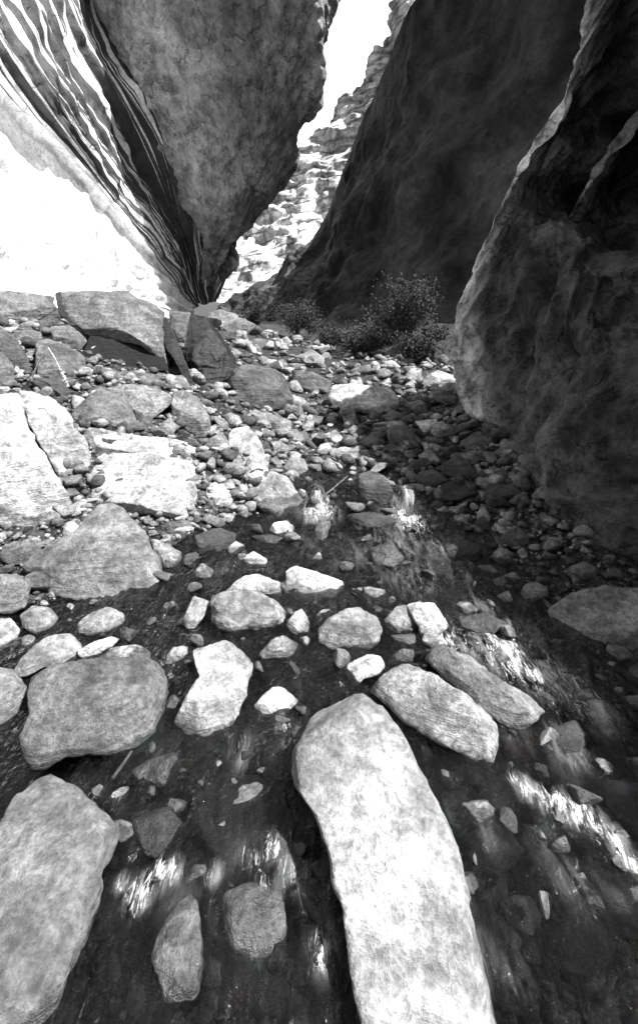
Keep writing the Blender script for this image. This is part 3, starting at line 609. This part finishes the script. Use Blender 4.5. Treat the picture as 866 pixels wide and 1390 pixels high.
('rock','bright rounded rock at the foot of the near cliff edge',.55,'572,521 580,508 594,502 612,509 623,519 614,531 586,530',{}),
('stone','grey stone right under the bright rounded rock at the cliff edge',.26,'587,534 602,531 619,537 618,548 591,546',{}),
('rock','smooth dark egg-shaped rock in the shaded middle rubble',.18,'524,584 542,576 558,583 572,598 574,607 546,611 528,600',dict(amp=.02)),
('stone','bright white angular shard in the shaded rubble right of centre',.72,'563,572 593,568 596,583 576,590',dict(nf=3,amp=.02)),
('slab','long thin slab leaning up to the cliff foot',.24,'587,592 615,579 646,568 651,576 622,588 601,594',dict(nf=3)),
('rock','knobbly dark rock under the long thin leaning slab',.20,'624,601 646,585 670,589 670,609 638,614',dict(amp=.08)),
('rock','flat pale-topped rock against the near cliff foot',.36,'670,614 688,600 722,597 732,606 708,624 676,622',{}),
('rock','dark triangular rock in the shaded rubble above the long black rock',.16,'594,636 619,618 634,626 651,647 626,652 602,643',{}),
('stone','grey pointed stone right of the dark triangular rock',.26,'652,649 677,634 692,642 686,655 662,657',{}),
('stone','dark glistening stone left of the dark triangular rock',.16,'546,636 574,620 586,628 562,648',dict(wet=.3)),
('stone','grey flat stone just left of the smooth dark egg-shaped rock',.24,'488,601 504,589 522,599 500,609',{}),
('stone','thin flat stone wedged at the cliff foot above the pale-topped rock',.28,'682,588 700,585 722,589 727,597 700,595',{}),
('stone','low grey stone right of the pale flat-topped slab',.36,'547,549 568,543 585,550 565,558',{}),
('stone','dark low stone in front of the smooth dark egg-shaped rock',.16,'516,608 532,602 550,609 534,621',{}),
('stone','dark stone just below the right end of the pale flat-topped slab',.20,'519,566 532,556 553,564 550,574 526,573',{}),
('stone','grey stone between the dark triangular rock and the knobbly dark rock',.25,'624,618 637,611 654,623 647,634 634,628',{}),
('stone','dark submerged oval stone under the rippling water right of the diagonal slab',.22,'735,1017 765,1008 785,1030 770,1060 742,1055',dict(k=.7,wet=.6,sub=.05)),
('stone','small submerged stone left of the dark oval one under the rippling water',.24,'690,1040 720,1035 735,1058 706,1073',dict(k=.7,wet=.6,sub=.05)),
('rock','flat grey submerged rock just past the lower end of the diagonal slab',.30,'652,1060 684,1050 706,1078 680,1106 650,1090',dict(k=.7,wet=.5,sub=.05,th=.6)),
('rock','broad dark submerged rock at the right edge below the white foam line',.20,'800,1168 850,1180 900,1200 890,1250 820,1240 795,1205',dict(k=.7,wet=.6,sub=.05,th=.5)),
('rock','dark flat submerged rock at the right edge above the foam line',.17,'812,1062 850,1056 900,1080 890,1120 850,1120 820,1095',dict(k=.7,wet=.7,sub=.02,th=.5)),
('stone','grey submerged stone hugging the right flank of the largest slab',.26,'600,1075 628,1070 645,1104 622,1128 604,1110',dict(k=.7,wet=.6,sub=.05)),
('rock','pale blurred rock under the water beside the right flank of the largest slab',.42,'634,1130 684,1118 712,1156 680,1192 645,1178',dict(k=.75,wet=.3,sub=.06,th=.5)),
('rock','dark ribbed rock under the water right of the pale angular submerged stone',.18,'752,1250 800,1236 838,1280 815,1330 765,1320',dict(k=.75,wet=.6,sub=.05,th=.5)),
('slab','broad grey slab seen through the water left of the largest slab',.34,'262,1080 300,1052 350,1052 388,1085 402,1130 372,1178 300,1172 262,1126',dict(k=.8,wet=.4,sub=.045,th=.4,amp=.04)),
('rock','black wet rock in the dark pool right of the bottom left boulder',.10,'176,1112 226,1092 256,1128 236,1172 190,1160',dict(k=.75,wet=.8,sub=.0,th=.5)),
('rock','oval ribbed rock washed by ripples between the pointed rock and the largest slab',.22,'300,1214 340,1196 384,1222 392,1272 352,1306 306,1286',dict(k=.7,wet=.7,sub=.0,th=.6)),
('stone','tilted dark stone against the left edge of the largest slab near the bottom',.16,'404,1196 430,1188 452,1222 456,1270 432,1262 412,1232',dict(k=.6,wet=.7,sub=.0)),
('rock','dark wet rock below the cascade at the right',.16,'742,990 780,976 800,1000 792,1024 756,1022',dict(k=.6,wet=.7)),
('rock','low wet rock in the riffle above the rapids, right of the split pair',.24,'618,838 660,832 688,846 668,862 630,860',dict(k=.6,wet=.6)),
('rock','dark wet rock in the riffle left of the gravel bar',.15,'600,742 632,732 656,744 646,762 610,762',dict(k=.5,wet=.7)),
('rock','knobbly dark wet rock in midstream left of the riffle',.17,'500,745 530,736 548,756 534,778 506,772',dict(k=.5,wet=.6,amp=.08)),
('rock','dark wet rock at the waterside just below the right waterfall',.13,'470,700 500,694 540,704 530,722 484,722',dict(k=.5,wet=.6,amp=.08)),
('rock','low pale rock at the far corner where the streaked wall meets the ground',.40,'280,426 300,420 322,427 330,439 302,444 284,438',dict(sub=.1)),
('rock','grey rock in the far canyon corner, right above the black boulder',.34,'298,440 326,431 348,441 336,454 306,453',dict(sub=.1)),
('rock','dark wet rock lying below the two-tone rock across the pool outlet',.14,'340,728 365,725 398,733 392,740 360,740',dict(wet=.5)),
]
for i, (nm, lb, tn, pl, kw) in enumerate(ROCKS):
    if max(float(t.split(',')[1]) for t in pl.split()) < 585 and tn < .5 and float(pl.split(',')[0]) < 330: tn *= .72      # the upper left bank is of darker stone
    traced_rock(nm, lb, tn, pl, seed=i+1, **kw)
# ------------------------------------------------------------------ generic stones
def proto(seed, nt=26, npz=15, amp=.06):
    rr = np.random.default_rng(seed)
    th = np.linspace(0, 2*math.pi, nt, endpoint=False); ph = np.linspace(-math.pi/2, math.pi/2, npz)
    V = np.stack([np.cos(ph)[:, None]*np.cos(th), np.cos(ph)[:, None]*np.sin(th), np.sin(ph)[:, None]+0*th], -1)
    for q in range(11):
        f = unit(rr.normal(size=3)); lim = .32+.36*rr.random(); d = V @ f; o = d > lim; V[o] *= (lim/d[o])[:, None]
    V = V/np.abs(V).max()*np.array([1, .62+.3*rr.random(), .5+.35*rr.random()])
    V = V*(1 + amp*fbm(V*2.4+seed*5, 3, seed))[..., None]
    V[0] = V[0].mean(0); V[-1] = V[-1].mean(0)
    return V.reshape(-1, 3), grid_faces(npz, nt, True)
protos = [proto(100+i, 40, 22) for i in range(16)]
pmesh = []
for V, F in protos:
    o = mesh_obj('stone', V, F, M_ROCK); pmesh.append(o.data); bpy.data.objects.remove(o)
low = [proto(300+i, 11, 7, .03) for i in range(20)]
def near_hero(px, py):
    return any(inside(px, py, p) for p in HERO_POLYS)
def right_limit(py): return np.interp(py, [440, 545, 600, 690, 790, 1400], [585, 622, 685, 762, 880, 900])
def top_limit(px): return np.interp(px, [0, 230, 290, 420, 600], [430, 440, 432, 462, 490])
ZONES = [  # test(px, py), tone range, wet, label, group
    (lambda x, y: y < 505 and x > 290 and x < 480, (.35, .6), 0, 'small pale stone in the sunlit scree at the back of the canyon', 'stones of the far scree'),
    (lambda x, y: x < 290 and y < 1100, (.2, .4), 0, 'small grey stone wedged between the boulders of the left bank', 'small stones between the left boulders'),
    (lambda x, y: x >= 560 and y < 680, (.1, .45), 0, 'small dark stone in the shaded rubble below the right cliff', 'stones of the shaded rubble'),
    (lambda x, y: x >= 600 and y < 830, (.12, .45), 0, 'small stone of the gravel bar right of the stream', 'stones of the gravel bar'),
    (lambda x, y: y < 690, (.2, .5), 0, 'small stone in the rubble in the middle of the canyon floor', 'stones of the middle rubble'),
    (lambda x, y: True, (.12, .4), .4, 'small wet stone lying in the shallow stream', 'wet stones in the stream')]
BREAKS = [',', ' in ', ' with ', ' above', ' below', ' under', ' beside', ' at ', ' beneath', ' right ', ' left ', ' behind', ' lying', ' leaning', ' between', ' wedged', ' of ', ' on ', ' just ']
def short_names(labels):
    out = []
    for lb in labels:
        cuts = sorted({lb.find(b, 12) for b in BREAKS if lb.find(b, 12) > 0} | {len(lb)})
        for c_ in cuts:
            if sum(l.startswith(lb[:c_]) for l in labels) == 1 and len(lb[:c_].split()) >= 3: break
        out.append(lb[:c_].rstrip(','))
    return out
SHORT = short_names([q[1] for q in ROCKS])
HC = [((p[:, 0].min()+p[:, 0].max())/2, (p[:, 1].min()+p[:, 1].max())/2, (p[:, 0].max()-p[:, 0].min())/2, (p[:, 1].max()-p[:, 1].min())/2) for p in HERO_POLYS]
used_labels = set(q[1] for q in ROCKS)
def stone_label(px, py, s_, tone, wet):
    desc = ('tiny' if s_ < 10 else 'small' if s_ < 17 else 'fist-sized') + (' pale' if tone > .4 else ' grey' if tone > .24 else ' dark') + (' wet' if wet else '') + ' stone'
    d = sorted(range(len(HC)), key=lambda i: math.hypot(max(abs(px-HC[i][0])-HC[i][2], 0), max(abs(py-HC[i][1])-HC[i][3], 0)) + .01*abs(px-HC[i][0]))
    for i in d[:9]:
        dx, dy = (px-HC[i][0])/HC[i][2], (py-HC[i][1])/HC[i][3]
        rel = ('just right of' if dx > 0 else 'just left of') if abs(dx) > abs(dy) else ('just in front of' if dy > 0 else 'just behind')
        lb = f'{desc} {rel} the {SHORT[i]}'
        if lb not in used_labels and len(lb.split()) <= 16:
            used_labels.add(lb); return lb
    return None
cnt = 0; placed = []; tries = 0
while cnt < 262 and tries < 6000:
    tries += 1
    px = random.uniform(-10, 876); py = 430 + 800*random.random()**1.6
    if px > right_limit(py)-5 or py < top_limit(px)+4: continue
    if near_hero(px, py): continue
    if py > 880 and not (px > 560 or 140 < px < 480): continue
    s = random.choice([12, 13, 15, 18, 22, 28])*(1 if py < 700 else 1.25)
    if any((px-a)**2+(py-b)**2 < ((s+c)*.62)**2 for a, b, c in placed): continue
    q = hit(px, py)
    if q[1] > 25: continue
    for z_ in ZONES:
        if z_[0](px, py): break
    r_ = s/FPX*pix(q)[2]*.62
    o = bpy.data.objects.new('stone', random.choice(pmesh)); col.objects.link(o)
    o.scale = (r_*random.uniform(.9, 1.25), r_, r_*random.uniform(.8, 1.2))
    o.rotation_euler = (random.gauss(0, .3), random.gauss(0, .3), random.uniform(0, 6.28))
    zz = top_z(q[0], q[1]); o.location = (q[0], q[1], zz + r_*.32)
    wl = float(water_z(q[1]))+.02 if (q[1] < 3.3 and -1.1 < q[0] < 1.2) else -1.9
    tn_ = random.uniform(*z_[1])*random.choice([.7, 1, 1, 1.25]); o.color = (tn_, z_[2]*random.random(), wl/4+.5, 1)
    tag(o, stone_label(px, py, s, tn_, z_[2]) or z_[3], 'stone', z_[4]); placed.append((px, py, s)); cnt += 1
# ------------------------------------------------------------------ gravel (uncountable)
def gravel(name, label, n, fn, smin, smax, tone, wet):
    Vs, Fs, off = [], [], 0
    k = 0
    while k < n:
        px, py = fn()
        if px > right_limit(py)+6 or py < top_limit(px): continue
        q = hit(px, py) if py > 440 else None
        if q is None or q[1] > 30: k += 1; continue
        s = smin + (min(smax, max(8, (py-640)*.12) if wet else smax)-smin)*random.random()**2.6; r_ = s/FPX*pix(q)[2]*.6
        V, F = low[random.randrange(len(low))]
        a_, b_ = random.uniform(0, 6.28), random.gauss(0, .35); ca, sa, cb, sb = math.cos(a_), math.sin(a_), math.cos(b_), math.sin(b_)
        Rm = np.array([[ca, -sa, 0], [sa, ca, 0], [0, 0, 1]]) @ np.array([[1, 0, 0], [0, cb, -sb], [0, sb, cb]])
        Vs.append((V*r_*np.array([1.1, 1, .95])) @ Rm.T + np.array([q[0], q[1], float(ground(q[0], q[1]))+r_*.25])); Fs.append(F+off); off += len(V); k += 1
    o = mesh_obj(name, np.concatenate(Vs), np.concatenate(Fs), M_ROCK, smooth=False)
    o.color = (tone, wet, 0.03, 0)
    tag(o, label, kind='stuff'); return o
def f_all(): return (random.uniform(-60, 900), 440 + 560*random.random()**1.3) if random.random() < .85 else (random.uniform(-500, 20), random.uniform(480, 1390))
def f_bed(): return random.uniform(140, 900), random.uniform(700, 1390)
def f_mid(): return random.uniform(-40, 800), 445 + 300*random.random()**1.1
gravel('gravel', 'loose grey gravel filling the gaps between the rocks', 5200, f_all, 3, 15, .26, 0)
gravel('rubble', 'jumbled broken rubble between the boulders up the canyon', 2600, f_mid, 8, 30, .30, 0)
gravel('pebbles', 'pale pebbles strewn over the rubble and banks', 700, f_all, 3, 10, .50, 0)
gravel('streambed_pebbles', 'wet pebbles on the bed of the stream', 1700, f_bed, 5, 70, .17, .6)
# ------------------------------------------------------------------ small waterfalls
def cascade(px0, px1, pyt, pyb, label, seed):
    a = hit((px0+px1)/2, pyb); D = a[1]; rr = np.random.default_rng(seed); n, m = 34, 46
    zt = P((px0+px1)/2, pyt, D+.12)[2]; zb = float(water_z(D))-.01
    xa = P(px0, pyb, D)[0]; xb = P(px1, pyb, D)[0]
    u = np.linspace(0, 1, m); v = np.linspace(0, 1, n)[:, None]
    x = xa + (xb-xa)*(.5 + (u-.5)*(.5+.15*v)); y = D + .14 - .16*np.sqrt(v) + 0*u; z = zt + (zb-zt)*v**1.5 + 0*u
    G = np.stack([x, y, z], -1); q = np.stack([u*9+0*v, v*1.3+0*u, 0*u+0*v+seed], -1)
    G[..., 1] -= .012*ridge(q*.5, 3, seed); G[..., 0] += .008*fbm(q*2, 2, seed+3)
    B_ = G.copy(); B_[..., 1] += .05; V = np.concatenate([G.reshape(-1, 3), B_.reshape(-1, 3)]); f = grid_faces(n, m); k = n*m
    ids = np.arange(k).reshape(n, m); ring = np.concatenate([ids[0, :], ids[1:, -1], ids[-1, -2::-1], ids[-2:0:-1, 0]]); r2 = np.roll(ring, -1)
    uv = np.stack([u+0*v, v+0*u], -1).reshape(-1, 2)
    o = mesh_obj('waterfall', V, np.concatenate([f, f[:, ::-1]+k, np.stack([ring, r2, r2+k, ring+k], -1)]), M_FALL, uv=np.concatenate([uv, uv]))
    tag(o, label, 'waterfall', 'small waterfalls')
s = N('falling_water'); uvn = s.n('ShaderNodeUVMap', uv_map='UVMap').outputs[0]
st = s.noise(s.mapping(uvn, (5, .9, 1)), 1, 5, .7, .3)
d_ = s.n('ShaderNodeBsdfPrincipled', {'Base Color': (.5, .5, .5, 1), 'Roughness': .3})
t_ = s.n('ShaderNodeBsdfTransparent')
mx = s.n('ShaderNodeMixShader', {0: s.math('MULTIPLY', s.mapr(st, .36, .66, .0, .6), s.mapr(s.math('ABSOLUTE', s.math('SUBTRACT', s.n('ShaderNodeSeparateXYZ', {0: uvn}).outputs[0], .5)), .15, .5, 1, 0)), 1: t_.outputs[0], 2: d_.outputs[0]}); s.t.links.new(mx.outputs[0], s.out.inputs[0]); M_FALL = s.m
cascade(538, 574, 664, 697, 'small white waterfall right of the round dark wet boulder', 5)
cascade(418, 444, 664, 690, 'tiny waterfall left of the round dark wet boulder', 9)
# ------------------------------------------------------------------ twigs
def tube(name, pts, r0, r1, mat, parent=None, seg=7):
    pts = np.array(pts, float); n = len(pts); V = []
    for i, p in enumerate(pts):
        d = unit(pts[min(i+1, n-1)]-pts[max(i-1, 0)]); a_ = unit(np.cross(d, [0.3, .2, 1])); b_ = np.cross(d, a_); r = r0+(r1-r0)*i/(n-1)
        for k in range(seg): V.append(p + r*(a_*math.cos(k*6.283/seg)+b_*math.sin(k*6.283/seg)))
    F = grid_faces(n, seg, True)
    o = mesh_obj(name, V, F, mat, parent=parent); return o
def lift(px, py, ref): return P(px, py, ref)
yq = hit(85, 540)[1]
t = bpy.data.objects.new('dry_twig', None); col.objects.link(t)
tag(t, 'bent pale dry twig with a withered seed head among the left boulders', 'twig')
S_ = [P(44, 512, yq), P(54, 490, yq-.03), P(66, 472, yq-.05)]
E_ = [P(66, 472, yq-.05), P(76, 488, yq-.07), P(84, 506, yq-.08), P(92, 522, yq-.07)]
tube('stem', cr(S_, 12), .006, .004, M_TWIG, t); tube('bent_stem', cr(E_, 14), .004, .003, M_TWIG, t)
V, F = low[3]; Vs, Fs = [], []
for k in range(44):
    c_ = np.array(P(84+8*(k/44), 503+k*.5, yq-.08)) + np.array([random.uniform(-.011, .011), random.uniform(-.011, .011), random.uniform(-.008, .008)])
    Vs.append(V*random.uniform(.009, .014)+c_); Fs.append(F+len(V)*k)
mesh_obj('seed_head', np.concatenate(Vs), np.concatenate(Fs), M_TWIG, parent=t)
for pts, lb in (([(443, 672), (458, 658), (472, 646)], 'straight pale stick leaning over the left waterfall'),
                ([(152, 1062), (164, 1042), (179, 1020)], 'short pale stick poking out under the big flat foreground slab')):
    g_ = hit(*pts[0]); P3 = [g_ + np.array([0, 0, .01])] + [P(a_, b_, g_[1]-.02*(i+1)) for i, (a_, b_) in enumerate(pts[1:])]
    tag(tube('stick', cr(P3, 12), .005, .0035, M_TWIG), lb, 'stick')
# ------------------------------------------------------------------ bushes
def bush(px, py_base, Yd, wpx, hpx, label, seed, tone=None, n=1500, leafr=.03):
    rr = np.random.default_rng(seed); b = P(px, py_base, Yd); sc = pix(b)[2]/FPX; W_, H_ = wpx*sc, hpx*sc
    t = bpy.data.objects.new('bush', None); col.objects.link(t); t.location = b; tag(t, label, 'bush', 'bushes at the foot of the dark cliff')
    n = int(n*2.3); leafr *= .8
    tips = []; V, F = [], []; off = 0
    for k in range(24):
        a_ = rr.uniform(0, 6.28); rad = rr.uniform(.15, 1)*W_*.5
        tip = np.array([math.cos(a_)*rad, math.sin(a_)*rad*.7, H_*rr.uniform(.45, .97)])
        mid = tip*np.array([.35, .35, .55]) + rr.normal(size=3)*.02*W_
        pts = cr([np.zeros(3), mid, tip], 9); nn = len(pts)
        for i, p in enumerate(pts):
            r = .018*(1-i/nn)+.004
            for q in range(5): V.append(p+np.array([math.cos(q*1.2566)*r, math.sin(q*1.2566)*r, 0]))
        F.append(grid_faces(nn, 5, True)+off); off += nn*5
        tips += [pts[j] for j in (4, 5, 6, 7, 8)]
    mesh_obj('branches', V, np.concatenate(F), M_BARK, parent=t)
    tips = np.array(tips); c = tips[rr.integers(0, len(tips), n)] + rr.normal(size=(n, 3))*np.array([.085*W_, .085*W_, .06*H_])
    ax1 = rr.normal(size=(n, 3)); ax1 /= np.linalg.norm(ax1, axis=1)[:, None]; ax2 = np.cross(ax1, rr.normal(size=(n, 3))); ax2 /= np.linalg.norm(ax2, axis=1)[:, None]
    L = (leafr*rr.uniform(.6, 1.4, n))[:, None]
    Q = np.stack([c-ax1*L, c+ax2*L*.45, c+ax1*L, c-ax2*L*.45], 1).reshape(-1, 3)
    mesh_obj('leaves', Q, np.arange(4*n).reshape(-1, 4), M_LEAF, smooth=False, parent=t)
bush(545, 475, 8.0, 92, 92, 'tallest rounded bush, standing in front of the dark cliff near the pale cliff edge', 1, n=3200)
bush(492, 488, 8.4, 80, 42, 'low spreading bush left of the tallest bush', 2, n=2200)
bush(408, 470, 11.0, 76, 60, 'pale feathery bush at the end of the bright scree', 3, n=2400)
bush(566, 505, 7.0, 66, 48, 'low dense bush right in front of the tallest bush', 4, n=1800)
bush(455, 478, 9.6, 50, 32, 'small dark bush between the pale feathery bush and the low spreading one', 5, n=1300)
bush(345, 452, 15.0, 46, 44, 'small thin bush farthest back, left of the pale feathery bush', 6, n=1200, leafr=.035)
bush(520, 480, 9.2, 80, 50, 'wide dark bush behind the tallest bush, filling the gap to the low spreading one', 7, n=1800)
bush(590, 484, 8.6, 44, 44, 'narrow dark bush between the tallest bush and the pale cliff edge', 8, n=1200)
bush(430, 472, 12.5, 60, 40, 'low grey bush right behind the pale feathery bush', 9, n=1200)
